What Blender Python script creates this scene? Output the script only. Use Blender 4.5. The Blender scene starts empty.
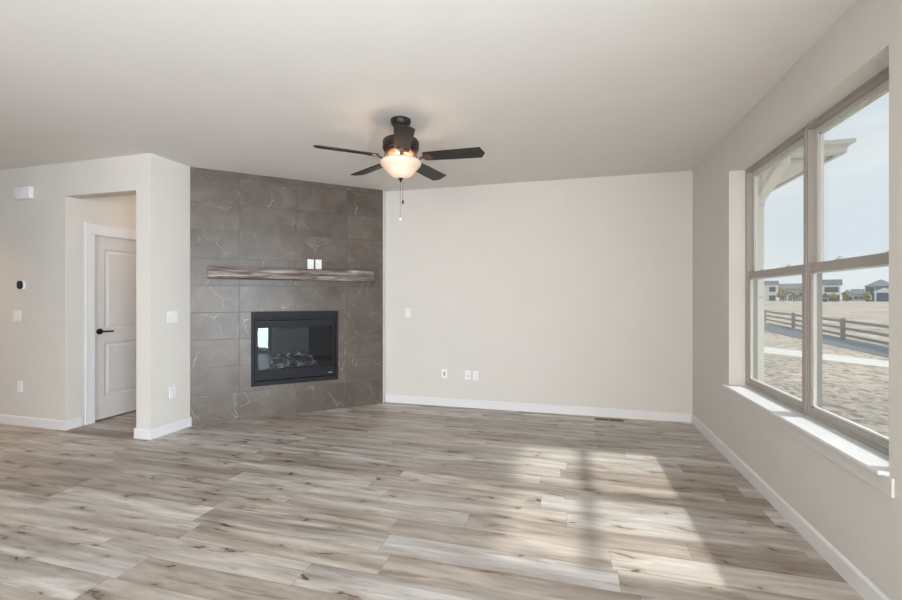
import bpy, bmesh, math, random
from mathutils import Matrix, Vector, noise
random.seed(7)
C = bpy.context.scene
COL = C.collection
PI = math.pi
R = math.radians

# ------------------------------------------------------------------ camera
H_CAM = 1.355
YAW = R(15.25)
cd = bpy.data.cameras.new('camera')
cd.sensor_fit = 'HORIZONTAL'; cd.sensor_width = 36.0
cd.lens = 435.0 / 902.0 * 36.0
cd.shift_y = -2.0 / 902.0
cd.clip_start = 0.05; cd.clip_end = 2000
cam = bpy.data.objects.new('camera', cd); COL.objects.link(cam)
cam.location = (0, 0, H_CAM); cam.rotation_euler = (R(90), 0, YAW)
C.camera = cam

# ------------------------------------------------------------------ world / sun / exposure
C.view_settings.view_transform = 'Standard'
C.view_settings.look = 'None'
C.view_settings.gamma = 1.0
C.view_settings.use_curve_mapping = False
C.view_settings.exposure = 0.06

w = bpy.data.worlds.new('sky'); C.world = w; w.use_nodes = True
nt = w.node_tree; nt.nodes.clear()
N = nt.nodes.new; L = nt.links.new
out = N('ShaderNodeOutputWorld'); bg = N('ShaderNodeBackground'); L(bg.outputs[0], out.inputs[0])
tc = N('ShaderNodeTexCoord'); sep = N('ShaderNodeSeparateXYZ'); L(tc.outputs['Generated'], sep.inputs[0])
grad = N('ShaderNodeValToRGB'); L(sep.outputs[2], grad.inputs[0])
grad.color_ramp.elements[0].position = 0.0; grad.color_ramp.elements[0].color = (.80, .87, .93, 1)
grad.color_ramp.elements[1].position = 0.6; grad.color_ramp.elements[1].color = (.62, .76, .90, 1)
mp = N('ShaderNodeMapping'); mp.inputs['Scale'].default_value = (1.6, 1.6, 7.0); L(tc.outputs['Generated'], mp.inputs[0])
cn = N('ShaderNodeTexNoise'); cn.inputs['Scale'].default_value = 1.7; cn.inputs['Detail'].default_value = 6; L(mp.outputs[0], cn.inputs['Vector'])
cr = N('ShaderNodeValToRGB'); L(cn.outputs[0], cr.inputs[0])
cr.color_ramp.elements[0].position = .38; cr.color_ramp.elements[1].position = .66
mx = N('ShaderNodeMix'); mx.data_type = 'RGBA'; L(cr.outputs[0], mx.inputs[0]); L(grad.outputs[0], mx.inputs[6])
mx.inputs[7].default_value = (.90, .93, .95, 1)
L(mx.outputs[2], bg.inputs[0]); bg.inputs[1].default_value = 0.95

sd = bpy.data.lights.new('sun', 'SUN'); sd.energy = 3.2; sd.angle = R(2.6); sd.color = (1.0, .97, .93)
sun = bpy.data.objects.new('sun', sd); COL.objects.link(sun)
sdir = Vector((-1.0, -0.03, -1.15))
sun.rotation_euler = sdir.to_track_quat('-Z', 'Y').to_euler(); sun.location = (30, 0, 40)

def area(name, loc, direction, sx, sy, power, color):
    d = bpy.data.lights.new(name, 'AREA'); d.shape = 'RECTANGLE'; d.size = sx; d.size_y = sy
    d.energy = power; d.color = color
    o = bpy.data.objects.new(name, d); COL.objects.link(o)
    o.location = loc; o.rotation_euler = Vector(direction).to_track_quat('-Z', 'Z').to_euler()
    return o
# fill lamps added for daylight; patio door is inferred, side and rear windows invented
area('fill_lamp_patio', (1.395, -0.80, 1.05), (-1, 0, .04), 1.85, 2.0, 275, (.78, .90, 1.0))  # added lamp boosting daylight at the inferred patio door
area('fill_lamp_side', (1.40, -3.6, 1.51), (-1, .1, .1), 1.8, 1.7, 80, (.88, .94, 1.0))  # added fill at an invented side window
area('fill_lamp_rear', (-.6, -5.4, 1.4), (.05, 1, .04), 3.4, 2.1, 290, (1.0, .965, .94))  # added fill at an invented rear opening

# ------------------------------------------------------------------ material helpers
def newmat(name):
    m = bpy.data.materials.new(name); m.use_nodes = True
    return m, m.node_tree, m.node_tree.nodes['Principled BSDF']
def lnk(t, a, b): t.links.new(a, b)
def simple(name, col, rough=.5, metal=0, spec=.5, var=.04, scale=40, bump=0.0, bscale=200, coat=0):
    m, t, p = newmat(name)
    p.inputs['Roughness'].default_value = rough; p.inputs['Metallic'].default_value = metal
    p.inputs['Specular IOR Level'].default_value = spec; p.inputs['Coat Weight'].default_value = coat
    tcn = t.nodes.new('ShaderNodeTexCoord'); n = t.nodes.new('ShaderNodeTexNoise')
    n.inputs['Scale'].default_value = scale; n.inputs['Detail'].default_value = 3
    lnk(t, tcn.outputs['Object'], n.inputs['Vector'])
    r = t.nodes.new('ShaderNodeValToRGB')
    r.color_ramp.elements[0].position = .3; r.color_ramp.elements[1].position = .7
    r.color_ramp.elements[0].color = tuple(max(0, c * (1 - var)) for c in col) + (1,)
    r.color_ramp.elements[1].color = tuple(min(1, c * (1 + var)) for c in col) + (1,)
    lnk(t, n.outputs[0], r.inputs[0]); lnk(t, r.outputs[0], p.inputs['Base Color'])
    if bump:
        n2 = t.nodes.new('ShaderNodeTexNoise'); n2.inputs['Scale'].default_value = bscale; n2.inputs['Detail'].default_value = 2
        lnk(t, tcn.outputs['Object'], n2.inputs['Vector'])
        b = t.nodes.new('ShaderNodeBump'); b.inputs['Strength'].default_value = bump; b.inputs['Distance'].default_value = .002
        lnk(t, n2.outputs[0], b.inputs['Height']); lnk(t, b.outputs[0], p.inputs['Normal'])
    return m
M = {}
M['wall'] = simple('wall_paint', (.71, .685, .645), .85, spec=.2, var=.01, scale=3, bump=.25, bscale=160)
M['ceil'] = simple('ceiling_paint', (.765, .735, .70), .9, spec=.15, var=.01, scale=3, bump=.25, bscale=120)
M['trim'] = simple('trim_paint', (.80, .80, .81), .4, var=.01)
M['apron'] = simple('apron_paint', (.70, .69, .67), .5, var=.01)
M['door'] = simple('door_paint', (.70, .67, .655), .4, var=.01)
M['plate'] = simple('white_plastic', (.86, .86, .87), .35, var=.01)
M['slot'] = simple('dark_slot', (.04, .04, .04), .6)
M['black'] = simple('black_metal', (.012, .013, .017), .5, var=.1, spec=.22)
M['blackin'] = simple('firebox_black', (.012, .014, .017), .4, var=.3, scale=8)
M['bronze'] = simple('dark_bronze', (.030, .022, .018), .4, metal=.4, var=.15)
M['chrome'] = simple('antique_copper', (.24, .165, .135), .48, metal=1, var=.2, scale=60)
M['blade'] = simple('dark_walnut_blade', (.018, .015, .014), .42, var=.3, scale=20, spec=.32)
M['vinyl'] = simple('shaded_taupe_window_vinyl', (.40, .37, .34), .45, var=.02)  # tan vinyl with indoor shade mixed into its colour
M['vinyl_lit'] = simple('lit_window_vinyl', (.66, .65, .61), .45, var=.02)  # same vinyl made paler, daylight on the upper sash put into the colour
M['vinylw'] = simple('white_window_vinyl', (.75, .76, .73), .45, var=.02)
M['siding'] = simple('cream_exterior_paint', (.88, .88, .82), .7, var=.03)
M['gutter'] = simple('painted_gutter_metal', (.74, .75, .72), .5, var=.03)
M['grey_roof'] = simple('grey_shingles', (.20, .21, .22), .9, var=.3, scale=3)
M['vent'] = simple('brown_vent_metal', (.05, .04, .035), .5, var=.1)
M['thermo'] = simple('black_glass', (.012, .012, .013), .12)
M['led'] = simple('ember_rock', (.16, .15, .14), .9, var=.6, scale=30)

def mat_glass(name, tint=(1, 1, 1), refl=.08, rough=0.0):
    m = bpy.data.materials.new(name); m.use_nodes = True; t = m.node_tree; t.nodes.clear()
    o = t.nodes.new('ShaderNodeOutputMaterial'); mixs = t.nodes.new('ShaderNodeMixShader')
    tr = t.nodes.new('ShaderNodeBsdfTransparent'); tr.inputs[0].default_value = (*tint, 1)
    gl = t.nodes.new('ShaderNodeBsdfGlossy'); gl.inputs['Roughness'].default_value = rough; gl.inputs[0].default_value = (1, 1, 1, 1)
    lw = t.nodes.new('ShaderNodeFresnel'); ge = t.nodes.new('ShaderNodeNewGeometry')
    io = t.nodes.new('ShaderNodeMapRange'); io.inputs[3].default_value = 1.45; io.inputs[4].default_value = 1 / 1.45
    lnk(t, ge.outputs['Backfacing'], io.inputs[0]); lnk(t, io.outputs[0], lw.inputs[0])
    mul = t.nodes.new('ShaderNodeMath'); mul.operation = 'MULTIPLY'; mul.inputs[1].default_value = refl / .04; mul.use_clamp = True
    lnk(t, lw.outputs[0], mul.inputs[0]); lnk(t, mul.outputs[0], mixs.inputs[0])
    lnk(t, tr.outputs[0], mixs.inputs[1]); lnk(t, gl.outputs[0], mixs.inputs[2]); lnk(t, mixs.outputs[0], o.inputs[0])
    return m
M['glass'] = mat_glass('window_glass', (.95, .975, .975), .03)
M['fireglass'] = mat_glass('fireplace_glass', (.72, .77, .82), .035)

def mat_floor():
    m, t, p = newmat('grey_oak_plank_floor')
    nd = t.nodes.new
    def math_(op, a, b=None, clamp=False):
        n = nd('ShaderNodeMath'); n.operation = op; n.use_clamp = clamp
        for i, v in enumerate((a, b)):
            if v is None: continue
            if isinstance(v, (int, float)): n.inputs[i].default_value = v
            else: lnk(t, v, n.inputs[i])
        return n.outputs[0]
    tcn = nd('ShaderNodeTexCoord'); s = nd('ShaderNodeSeparateXYZ'); lnk(t, tcn.outputs['Object'], s.inputs[0])
    X, Y = s.outputs[0], s.outputs[1]
    PW, PL = .178, 1.22
    yr = math_('DIVIDE', Y, PW); row = math_('FLOOR', yr)
    wn = nd('ShaderNodeTexWhiteNoise'); wn.noise_dimensions = '1D'; lnk(t, row, wn.inputs['W'])
    xs = math_('ADD', math_('DIVIDE', X, PL), math_('MULTIPLY', wn.outputs['Value'], 7.3))
    colm = math_('FLOOR', xs)
    cx = nd('ShaderNodeCombineXYZ'); lnk(t, row, cx.inputs[0]); lnk(t, colm, cx.inputs[1])
    wn2 = nd('ShaderNodeTexWhiteNoise'); wn2.noise_dimensions = '2D'; lnk(t, cx.outputs[0], wn2.inputs['Vector'])
    pid = wn2.outputs['Value']; pc = wn2.outputs['Color']
    # plank tone
    tone = nd('ShaderNodeValToRGB'); lnk(t, pid, tone.inputs[0])
    e = tone.color_ramp.elements
    e[0].position = 0; e[0].color = (.43, .37, .32, 1); e[1].position = 1; e[1].color = (.68, .635, .58, 1)
    for pos, c in ((.15, (.48, .42, .37)), (.36, (.55, .495, .44)), (.5, (.52, .495, .47)), (.66, (.60, .545, .49)), (.82, (.58, .56, .54))):
        q = e.new(pos); q.color = (*c, 1)
    # grain coords: stretched along X, shifted per plank
    sc = nd('ShaderNodeSeparateColor'); lnk(t, pc, sc.inputs[0])
    gx = math_('ADD', math_('MULTIPLY', X, 1.0), math_('MULTIPLY', sc.outputs[0], 57))
    gy = math_('ADD', math_('MULTIPLY', Y, 9.0), math_('MULTIPLY', sc.outputs[1], 91))
    gv = nd('ShaderNodeCombineXYZ'); lnk(t, gx, gv.inputs[0]); lnk(t, gy, gv.inputs[1]); lnk(t, math_('MULTIPLY', sc.outputs[2], 13), gv.inputs[2])
    def noise_(scale, detail, rough=.55, dist=0.0):
        n = nd('ShaderNodeTexNoise'); n.inputs['Scale'].default_value = scale; n.inputs['Detail'].default_value = detail
        n.inputs['Roughness'].default_value = rough; n.inputs['Distortion'].default_value = dist
        lnk(t, gv.outputs[0], n.inputs['Vector']); return n.outputs[0]
    g1 = noise_(1.6, 5, .6, .6); g2 = noise_(7.0, 4, .6, .2); g3 = noise_(.9, 2, .5, .3)
    def ramp(v, p0, p1, c0, c1):
        r = nd('ShaderNodeValToRGB'); r.color_ramp.elements[0].position = p0; r.color_ramp.elements[1].position = p1
        r.color_ramp.elements[0].color = (*c0, 1); r.color_ramp.elements[1].color = (*c1, 1); lnk(t, v, r.inputs[0]); return r.outputs[0]
    def mixc(fac, a, b, mode='MIX'):
        n = nd('ShaderNodeMix'); n.data_type = 'RGBA'; n.blend_type = mode
        if isinstance(fac, (int, float)): n.inputs[0].default_value = fac
        else: lnk(t, fac, n.inputs[0])
        for i, v in ((6, a), (7, b)):
            if isinstance(v, tuple): n.inputs[i].default_value = (*v, 1)
            else: lnk(t, v, n.inputs[i])
        return n.outputs[2]
    c = mixc(1, tone.outputs[0], ramp(g1, .30, .72, (.62, .60, .58), (1.16, 1.16, 1.16)), 'MULTIPLY')
    c = mixc(.7, c, ramp(g2, .3, .7, (.86, .85, .84), (1.08, 1.08, 1.08)), 'MULTIPLY')
    c = mixc(1, c, ramp(g3, .46, .66, (1.06, 1.06, 1.06), (.74, .70, .66)), 'MULTIPLY')
    # knots
    kx = math_('ADD', math_('MULTIPLY', X, 2.0), math_('MULTIPLY', sc.outputs[1], 31)); ky = math_('ADD', math_('MULTIPLY', Y, 5.6), math_('MULTIPLY', sc.outputs[0], 43))
    kv = nd('ShaderNodeCombineXYZ'); lnk(t, kx, kv.inputs[0]); lnk(t, ky, kv.inputs[1])
    kn = nd('ShaderNodeTexNoise'); kn.inputs['Scale'].default_value = 3.0; kn.inputs['Detail'].default_value = 3; lnk(t, kv.outputs[0], kn.inputs['Vector'])
    kd = nd('ShaderNodeVectorMath'); kd.operation = 'SCALE'; lnk(t, kn.outputs['Color'], kd.inputs[0]); kd.inputs[3].default_value = .75
    ka = nd('ShaderNodeVectorMath'); ka.operation = 'ADD'; lnk(t, kv.outputs[0], ka.inputs[0]); lnk(t, kd.outputs[0], ka.inputs[1])
    vo = nd('ShaderNodeTexVoronoi'); vo.voronoi_dimensions = '2D'; vo.inputs['Scale'].default_value = 1.45; lnk(t, ka.outputs[0], vo.inputs['Vector'])
    vs = nd('ShaderNodeSeparateColor'); lnk(t, vo.outputs['Color'], vs.inputs[0])
    keep = math_('GREATER_THAN', vs.outputs[0], .45)
    kmask = math_('MULTIPLY', ramp(vo.outputs['Distance'], .01, .11, (1, 1, 1), (0, 0, 0)), keep)
    khalo = math_('MULTIPLY', ramp(vo.outputs['Distance'], .05, .42, (1, 1, 1), (0, 0, 0)), keep)
    streak = ramp(noise_(2.6, 4, .6, .5), .60, .68, (0, 0, 0), (1, 1, 1))
    c = mixc(math_('MULTIPLY', khalo, .65), c, mixc(1, c, (.62, .54, .47), 'MULTIPLY'))
    c = mixc(math_('MULTIPLY', streak, .6), c, mixc(1, c, (.50, .43, .38), 'MULTIPLY'))
    c = mixc(math_('MULTIPLY', kmask, .92), c, (.045, .034, .028))
    # plank joints
    fy = math_('FRACT', yr); dy = math_('MULTIPLY', math_('MINIMUM', fy, math_('SUBTRACT', 1.0, fy)), PW)
    fx = math_('FRACT', xs); dx = math_('MULTIPLY', math_('MINIMUM', fx, math_('SUBTRACT', 1.0, fx)), PL)
    dd = math_('MINIMUM', dy, dx)
    jm = ramp(dd, .0006, .0024, (1, 1, 1), (0, 0, 0))
    c = mixc(math_('MULTIPLY', jm, .45), c, mixc(1, c, (.45, .40, .36), 'MULTIPLY'))
    lnk(t, c, p.inputs['Base Color'])
    rr = nd('ShaderNodeMapRange'); rr.inputs[3].default_value = .34; rr.inputs[4].default_value = .50; lnk(t, g2, rr.inputs[0]); lnk(t, rr.outputs[0], p.inputs['Roughness'])
    p.inputs['Specular IOR Level'].default_value = .5
    b = nd('ShaderNodeBump'); b.inputs['Strength'].default_value = .15; b.inputs['Distance'].default_value = .002
    hgt = math_('SUBTRACT', g2, math_('MULTIPLY', jm, .8)); lnk(t, hgt, b.inputs['Height']); lnk(t, b.outputs[0], p.inputs['Normal'])
    return m
M['floor'] = mat_floor()

def mat_tile():
    # object space: x along the wall, z up; 60 x 30 cm tiles in a stack bond
    m, t, p = newmat('grey_marble_tile'); nd = t.nodes.new
    def math_(op, a, b=None, clamp=False):
        n = nd('ShaderNodeMath'); n.operation = op; n.use_clamp = clamp
        for i, v in enumerate((a, b)):
            if v is None: continue
            if isinstance(v, (int, float)): n.inputs[i].default_value = v
            else: lnk(t, v, n.inputs[i])
        return n.outputs[0]
    tcn = nd('ShaderNodeTexCoord'); s = nd('ShaderNodeSeparateXYZ'); lnk(t, tcn.outputs['Object'], s.inputs[0])
    u = math_('DIVIDE', math_('ADD', s.outputs[0], .138), .60); v = math_('DIVIDE', math_('SUBTRACT', s.outputs[2], .0085), .2975)
    cu, cv = math_('FLOOR', u), math_('FLOOR', v)
    cb = nd('ShaderNodeCombineXYZ'); lnk(t, cu, cb.inputs[0]); lnk(t, cv, cb.inputs[1])
    wn = nd('ShaderNodeTexWhiteNoise'); wn.noise_dimensions = '2D'; lnk(t, cb.outputs[0], wn.inputs['Vector'])
    off = nd('ShaderNodeVectorMath'); off.operation = 'SCALE'; off.inputs[3].default_value = 40; lnk(t, wn.outputs['Color'], off.inputs[0])
    pos = nd('ShaderNodeVectorMath'); pos.operation = 'ADD'; lnk(t, tcn.outputs['Object'], pos.inputs[0]); lnk(t, off.outputs[0], pos.inputs[1])
    def noise_(scale, detail, rough=.5, dist=0.0, vec=None):
        n = nd('ShaderNodeTexNoise'); n.inputs['Scale'].default_value = scale; n.inputs['Detail'].default_value = detail
        n.inputs['Roughness'].default_value = rough; n.inputs['Distortion'].default_value = dist
        lnk(t, vec or pos.outputs[0], n.inputs['Vector']); return n
    def ramp(val, els):
        r = nd('ShaderNodeValToRGB'); e = r.color_ramp.elements
        e[0].position, e[0].color = els[0][0], (*els[0][1], 1); e[1].position, e[1].color = els[-1][0], (*els[-1][1], 1)
        for pz, cc in els[1:-1]: q = e.new(pz); q.color = (*cc, 1)
        lnk(t, val, r.inputs[0]); return r.outputs[0]
    def mixc(fac, a, b, mode='MIX'):
        n = nd('ShaderNodeMix'); n.data_type = 'RGBA'; n.blend_type = mode
        if isinstance(fac, (int, float)): n.inputs[0].default_value = fac
        else: lnk(t, fac, n.inputs[0])
        for i, vv in ((6, a), (7, b)):
            if isinstance(vv, tuple): n.inputs[i].default_value = (*vv, 1)
            else: lnk(t, vv, n.inputs[i])
        return n.outputs[2]
    base = ramp(noise_(4, 6, .6, .4).outputs[0], [(.28, (.086, .067, .053)), (.5, (.120, .097, .080)), (.74, (.165, .138, .118))])
    W_, K_ = (1, 1, 1), (0, 0, 0)
    # thin white veins: warped cell edges, broken up by a second noise
    wv = nd('ShaderNodeVectorMath'); wv.operation = 'SCALE'; wv.inputs[3].default_value = .22; lnk(t, noise_(3.0, 4, .6).outputs['Color'], wv.inputs[0])
    wp = nd('ShaderNodeVectorMath'); wp.operation = 'ADD'; lnk(t, pos.outputs[0], wp.inputs[0]); lnk(t, wv.outputs[0], wp.inputs[1])
    mpv = nd('ShaderNodeMapping'); mpv.inputs['Scale'].default_value = (1.5, .3, 1.0); mpv.inputs['Rotation'].default_value = (0, .5, 0); lnk(t, wp.outputs[0], mpv.inputs[0])
    vo = nd('ShaderNodeTexVoronoi'); vo.feature = 'DISTANCE_TO_EDGE'; vo.inputs['Scale'].default_value = 2.6; lnk(t, mpv.outputs[0], vo.inputs['Vector'])
    vein = ramp(vo.outputs['Distance'], [(.0015, W_), (.010, K_)])
    brk = ramp(noise_(3.2, 3, .6).outputs[0], [(.50, K_), (.62, W_)])
    vein2 = ramp(noise_(7.5, 5, .7, 1.2).outputs[0], [(.492, K_), (.5, (.5, .5, .5)), (.508, K_)])
    brk2 = ramp(noise_(5, 2, .6).outputs[0], [(.56, K_), (.68, W_)])
    vm = math_('MULTIPLY', math_('MULTIPLY', vein, brk), .55); vm2 = math_('MULTIPLY', vein2, brk2)
    c = mixc(vm, base, (.52, .49, .46)); c = mixc(vm2, c, (.42, .39, .36))
    tint = nd('ShaderNodeMapRange'); tint.inputs[3].default_value = .90; tint.inputs[4].default_value = 1.08; lnk(t, wn.outputs['Value'], tint.inputs[0])
    tb = nd('ShaderNodeCombineXYZ'); [lnk(t, tint.outputs[0], tb.inputs[i]) for i in range(3)]
    c = mixc(1, c, tb.outputs[0], 'MULTIPLY')
    fu = math_('FRACT', u); du = math_('MULTIPLY', math_('MINIMUM', fu, math_('SUBTRACT', 1.0, fu)), .60)
    fv = math_('FRACT', v); dv = math_('MULTIPLY', math_('MINIMUM', fv, math_('SUBTRACT', 1.0, fv)), .2975)
    jm = ramp(math_('MINIMUM', du, dv), [(.0022, W_), (.0046, K_)])
    c = mixc(math_('MULTIPLY', jm, .8), c, (.07, .062, .055))
    lnk(t, c, p.inputs['Base Color']); p.inputs['Roughness'].default_value = .36
    b = nd('ShaderNodeBump'); b.inputs['Strength'].default_value = .4; b.inputs['Distance'].default_value = .002; b.invert = True
    lnk(t, jm, b.inputs['Height']); lnk(t, b.outputs[0], p.inputs['Normal'])
    return m
M['tile'] = mat_tile()

def mat_noise2(name, stops, scale_vec, scale, rough=.8, detail=6, dist=.4, bump=.4, bdist=.01, stops2=None, scale2=None):
    m, t, p = newmat(name); nd = t.nodes.new
    tcn = nd('ShaderNodeTexCoord'); mpn = nd('ShaderNodeMapping'); mpn.inputs['Scale'].default_value = scale_vec
    lnk(t, tcn.outputs['Object'], mpn.inputs[0])
    n = nd('ShaderNodeTexNoise'); n.inputs['Scale'].default_value = scale; n.inputs['Detail'].default_value = detail
    n.inputs['Distortion'].default_value = dist; n.inputs['Roughness'].default_value = .62; lnk(t, mpn.outputs[0], n.inputs['Vector'])
    r = nd('ShaderNodeValToRGB'); e = r.color_ramp.elements
    e[0].position, e[0].color = stops[0][0], (*stops[0][1], 1); e[1].position, e[1].color = stops[-1][0], (*stops[-1][1], 1)
    for pz, cc in stops[1:-1]: q = e.new(pz); q.color = (*cc, 1)
    lnk(t, n.outputs[0], r.inputs[0]); colr = r.outputs[0]
    if stops2:
        n2 = nd('ShaderNodeTexNoise'); n2.inputs['Scale'].default_value = scale2; n2.inputs['Detail'].default_value = 4; lnk(t, tcn.outputs['Object'], n2.inputs['Vector'])
        r2 = nd('ShaderNodeValToRGB'); e = r2.color_ramp.elements
        e[0].position, e[0].color = stops2[0][0], (*stops2[0][1], 1); e[1].position, e[1].color = stops2[1][0], (*stops2[1][1], 1)
        lnk(t, n2.outputs[0], r2.inputs[0]); mm = nd('ShaderNodeMix'); mm.data_type = 'RGBA'; mm.blend_type = 'MULTIPLY'; mm.inputs[0].default_value = 1
        lnk(t, colr, mm.inputs[6]); lnk(t, r2.outputs[0], mm.inputs[7]); colr = mm.outputs[2]
    lnk(t, colr, p.inputs['Base Color']); p.inputs['Roughness'].default_value = rough
    b = nd('ShaderNodeBump'); b.inputs['Strength'].default_value = bump; b.inputs['Distance'].default_value = bdist
    lnk(t, n.outputs[0], b.inputs['Height']); lnk(t, b.outputs[0], p.inputs['Normal'])
    return m
M['mantel'] = mat_noise2('weathered_mantel_wood', [(.30, (.035, .026, .024)), (.42, (.12, .095, .085)), (.54, (.24, .21, .20)), (.68, (.52, .50, .49))],
                         (1.2, 8, 14), 2.2, .75, bump=.6, bdist=.004, stops2=[(.35, (.75, .70, .66)), (.65, (1.1, 1.08, 1.06))], scale2=3.5)
M['log'] = mat_noise2('ceramic_log_bark', [(.3, (.03, .026, .024)), (.50, (.11, .09, .08)), (.64, (.62, .56, .50))], (1, 1, 1), 14, .9, bump=.8, bdist=.01)
M['dirt'] = mat_noise2('dry_brown_dirt', [(.3, (.13, .09, .065)), (.42, (.38, .305, .245)), (.52, (.57, .48, .405)), (.7, (.68, .60, .53))],
                       (1.6, 1.0, 1), 3.4, .95, detail=10, dist=.5, bump=1, bdist=.18, stops2=[(.36, (.76, .77, .75)), (.62, (1.08, 1.06, 1.04))], scale2=.16)
M['field'] = M['dirt']
M['concrete'] = mat_noise2('pale_concrete', [(.3, (.62, .585, .53)), (.7, (.70, .665, .61))], (1, 1, 1), 3, .9, bump=.1)
M['asphalt'] = mat_noise2('blue_grey_asphalt', [(.3, (.12, .135, .155)), (.7, (.15, .165, .185))], (1, 1, 1), 3, .9, bump=.1)
M['fencewood'] = mat_noise2('weathered_fence_wood', [(.3, (.29, .26, .23)), (.7, (.42, .385, .35))], (1, 1, 8), 3, .9, bump=.2)

def mat_bowl():
    m = bpy.data.materials.new('frosted_alabaster_glass'); m.use_nodes = True; t = m.node_tree; t.nodes.clear(); nd = t.nodes.new
    tcn = nd('ShaderNodeTexCoord'); n = nd('ShaderNodeTexNoise'); n.inputs['Scale'].default_value = 9; n.inputs['Detail'].default_value = 4; n.inputs['Distortion'].default_value = 1
    lnk(t, tcn.outputs['Object'], n.inputs['Vector'])
    r = nd('ShaderNodeValToRGB'); r.color_ramp.elements[0].position = .3; r.color_ramp.elements[1].position = .7
    r.color_ramp.elements[0].color = (.80, .68, .58, 1); r.color_ramp.elements[1].color = (.88, .78, .69, 1)
    lnk(t, n.outputs[0], r.inputs[0])
    df = nd('ShaderNodeBsdfDiffuse'); tl = nd('ShaderNodeBsdfTranslucent'); gl = nd('ShaderNodeBsdfGlossy'); gl.inputs['Roughness'].default_value = .3
    lnk(t, r.outputs[0], df.inputs[0]); lnk(t, r.outputs[0], tl.inputs[0])
    a = nd('ShaderNodeMixShader'); a.inputs[0].default_value = .16; lnk(t, df.outputs[0], a.inputs[1]); lnk(t, tl.outputs[0], a.inputs[2])
    b = nd('ShaderNodeMixShader'); b.inputs[0].default_value = .05; lnk(t, a.outputs[0], b.inputs[1]); lnk(t, gl.outputs[0], b.inputs[2])
    o = nd('ShaderNodeOutputMaterial'); lnk(t, b.outputs[0], o.inputs[0])
    return m
M['bowl'] = mat_bowl()

# ------------------------------------------------------------------ geometry helpers
class MB:
    def __init__(s): s.bm = bmesh.new()
    def box(s, x0, y0, z0, x1, y1, z1, bev=0):
        r = bmesh.ops.create_cube(s.bm, size=1)
        for v in r['verts']:
            v.co = Vector((x0 + (v.co.x + .5) * (x1 - x0), y0 + (v.co.y + .5) * (y1 - y0), z0 + (v.co.z + .5) * (z1 - z0)))
        if bev:
            ed = list({e for v in r['verts'] for e in v.link_edges})
            bmesh.ops.bevel(s.bm, geom=ed, offset=bev, segments=2, affect='EDGES', profile=.6)
        return s
    def prism(s, pts, z0, z1, axis='z'):
        """closed outline extruded; axis says which axis the extrusion runs along"""
        def co(a, b, h):
            return {'z': (a, b, h), 'x': (h, a, b), 'y': (a, h, b)}[axis]
        lo = [s.bm.verts.new(co(a, b, z0)) for a, b in pts]; hi = [s.bm.verts.new(co(a, b, z1)) for a, b in pts]
        n = len(pts)
        s.bm.faces.new(lo[::-1]); s.bm.faces.new(hi)
        for i in range(n): s.bm.faces.new((lo[i], lo[(i + 1) % n], hi[(i + 1) % n], hi[i]))
        return s
    def lathe(s, prof, seg=48, c=(0, 0, 0)):
        rings = []
        for r, z in prof:
            if r < 1e-5: rings.append([s.bm.verts.new((c[0], c[1], c[2] + z))])
            else: rings.append([s.bm.verts.new((c[0] + r * math.cos(2 * PI * i / seg), c[1] + r * math.sin(2 * PI * i / seg), c[2] + z)) for i in range(seg)])
        for a, b in zip(rings, rings[1:]):
            for i in range(seg):
                j = (i + 1) % seg
                if len(a) == 1 and len(b) == 1: continue
                if len(a) == 1: s.bm.faces.new((a[0], b[i], b[j]))
                elif len(b) == 1: s.bm.faces.new((a[i], a[j], b[0]))
                else: s.bm.faces.new((a[i], a[j], b[j], b[i]))
        return s
    def tube(s, pts, r, seg=12, caps=True):
        pts = [Vector(p) for p in pts]; rings = []
        rr = r if isinstance(r, (list, tuple)) else [r] * len(pts)
        up = Vector((0, 0, 1))
        for i, p in enumerate(pts):
            d = (pts[min(i + 1, len(pts) - 1)] - pts[max(i - 1, 0)]).normalized()
            a = up if abs(d.dot(up)) < .95 else Vector((1, 0, 0))
            u = d.cross(a).normalized(); v = d.cross(u).normalized()
            rings.append([s.bm.verts.new(p + (u * math.cos(2 * PI * k / seg) + v * math.sin(2 * PI * k / seg)) * rr[i]) for k in range(seg)])
        for a, b in zip(rings, rings[1:]):
            for k in range(seg):
                s.bm.faces.new((a[k], a[(k + 1) % seg], b[(k + 1) % seg], b[k]))
        if caps: s.bm.faces.new(rings[0][::-1]); s.bm.faces.new(rings[-1])
        return s
    def sweep_rect(s, pts, w, d, wdir, ddirs=None):
        """rectangular section along a path"""
        pts = [Vector(p) for p in pts]; wd = Vector(wdir).normalized(); rings = []
        for i, p in enumerate(pts):
            t = (pts[min(i + 1, len(pts) - 1)] - pts[max(i - 1, 0)]).normalized()
            n = t.cross(wd).normalized(); wv = n.cross(t).normalized()
            rings.append([s.bm.verts.new(p + wv * a * w / 2 + n * b * d / 2) for a, b in ((-1, -1), (1, -1), (1, 1), (-1, 1))])
        for a, b in zip(rings, rings[1:]):
            for k in range(4): s.bm.faces.new((a[k], a[(k + 1) % 4], b[(k + 1) % 4], b[k]))
        s.bm.faces.new(rings[0][::-1]); s.bm.faces.new(rings[-1])
        return s
    def build(s, name, mat, parent=None, smooth=False, loc=None, rotz=None, angle=None):
        bmesh.ops.recalc_face_normals(s.bm, faces=s.bm.faces[:])
        me = bpy.data.meshes.new(name); s.bm.to_mesh(me); s.bm.free()
        if isinstance(mat, list): [me.materials.append(x) for x in mat]
        else: me.materials.append(mat)
        o = bpy.data.objects.new(name, me); COL.objects.link(o)
        if smooth:
            for f in me.polygons: f.use_smooth = True
            try: me.set_sharp_from_angle(angle=R(angle or 40))
            except Exception: pass
        if parent: o.parent = parent
        if loc is not None: o.location = loc
        if rotz is not None: o.rotation_euler = (0, 0, rotz)
        return o
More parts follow.
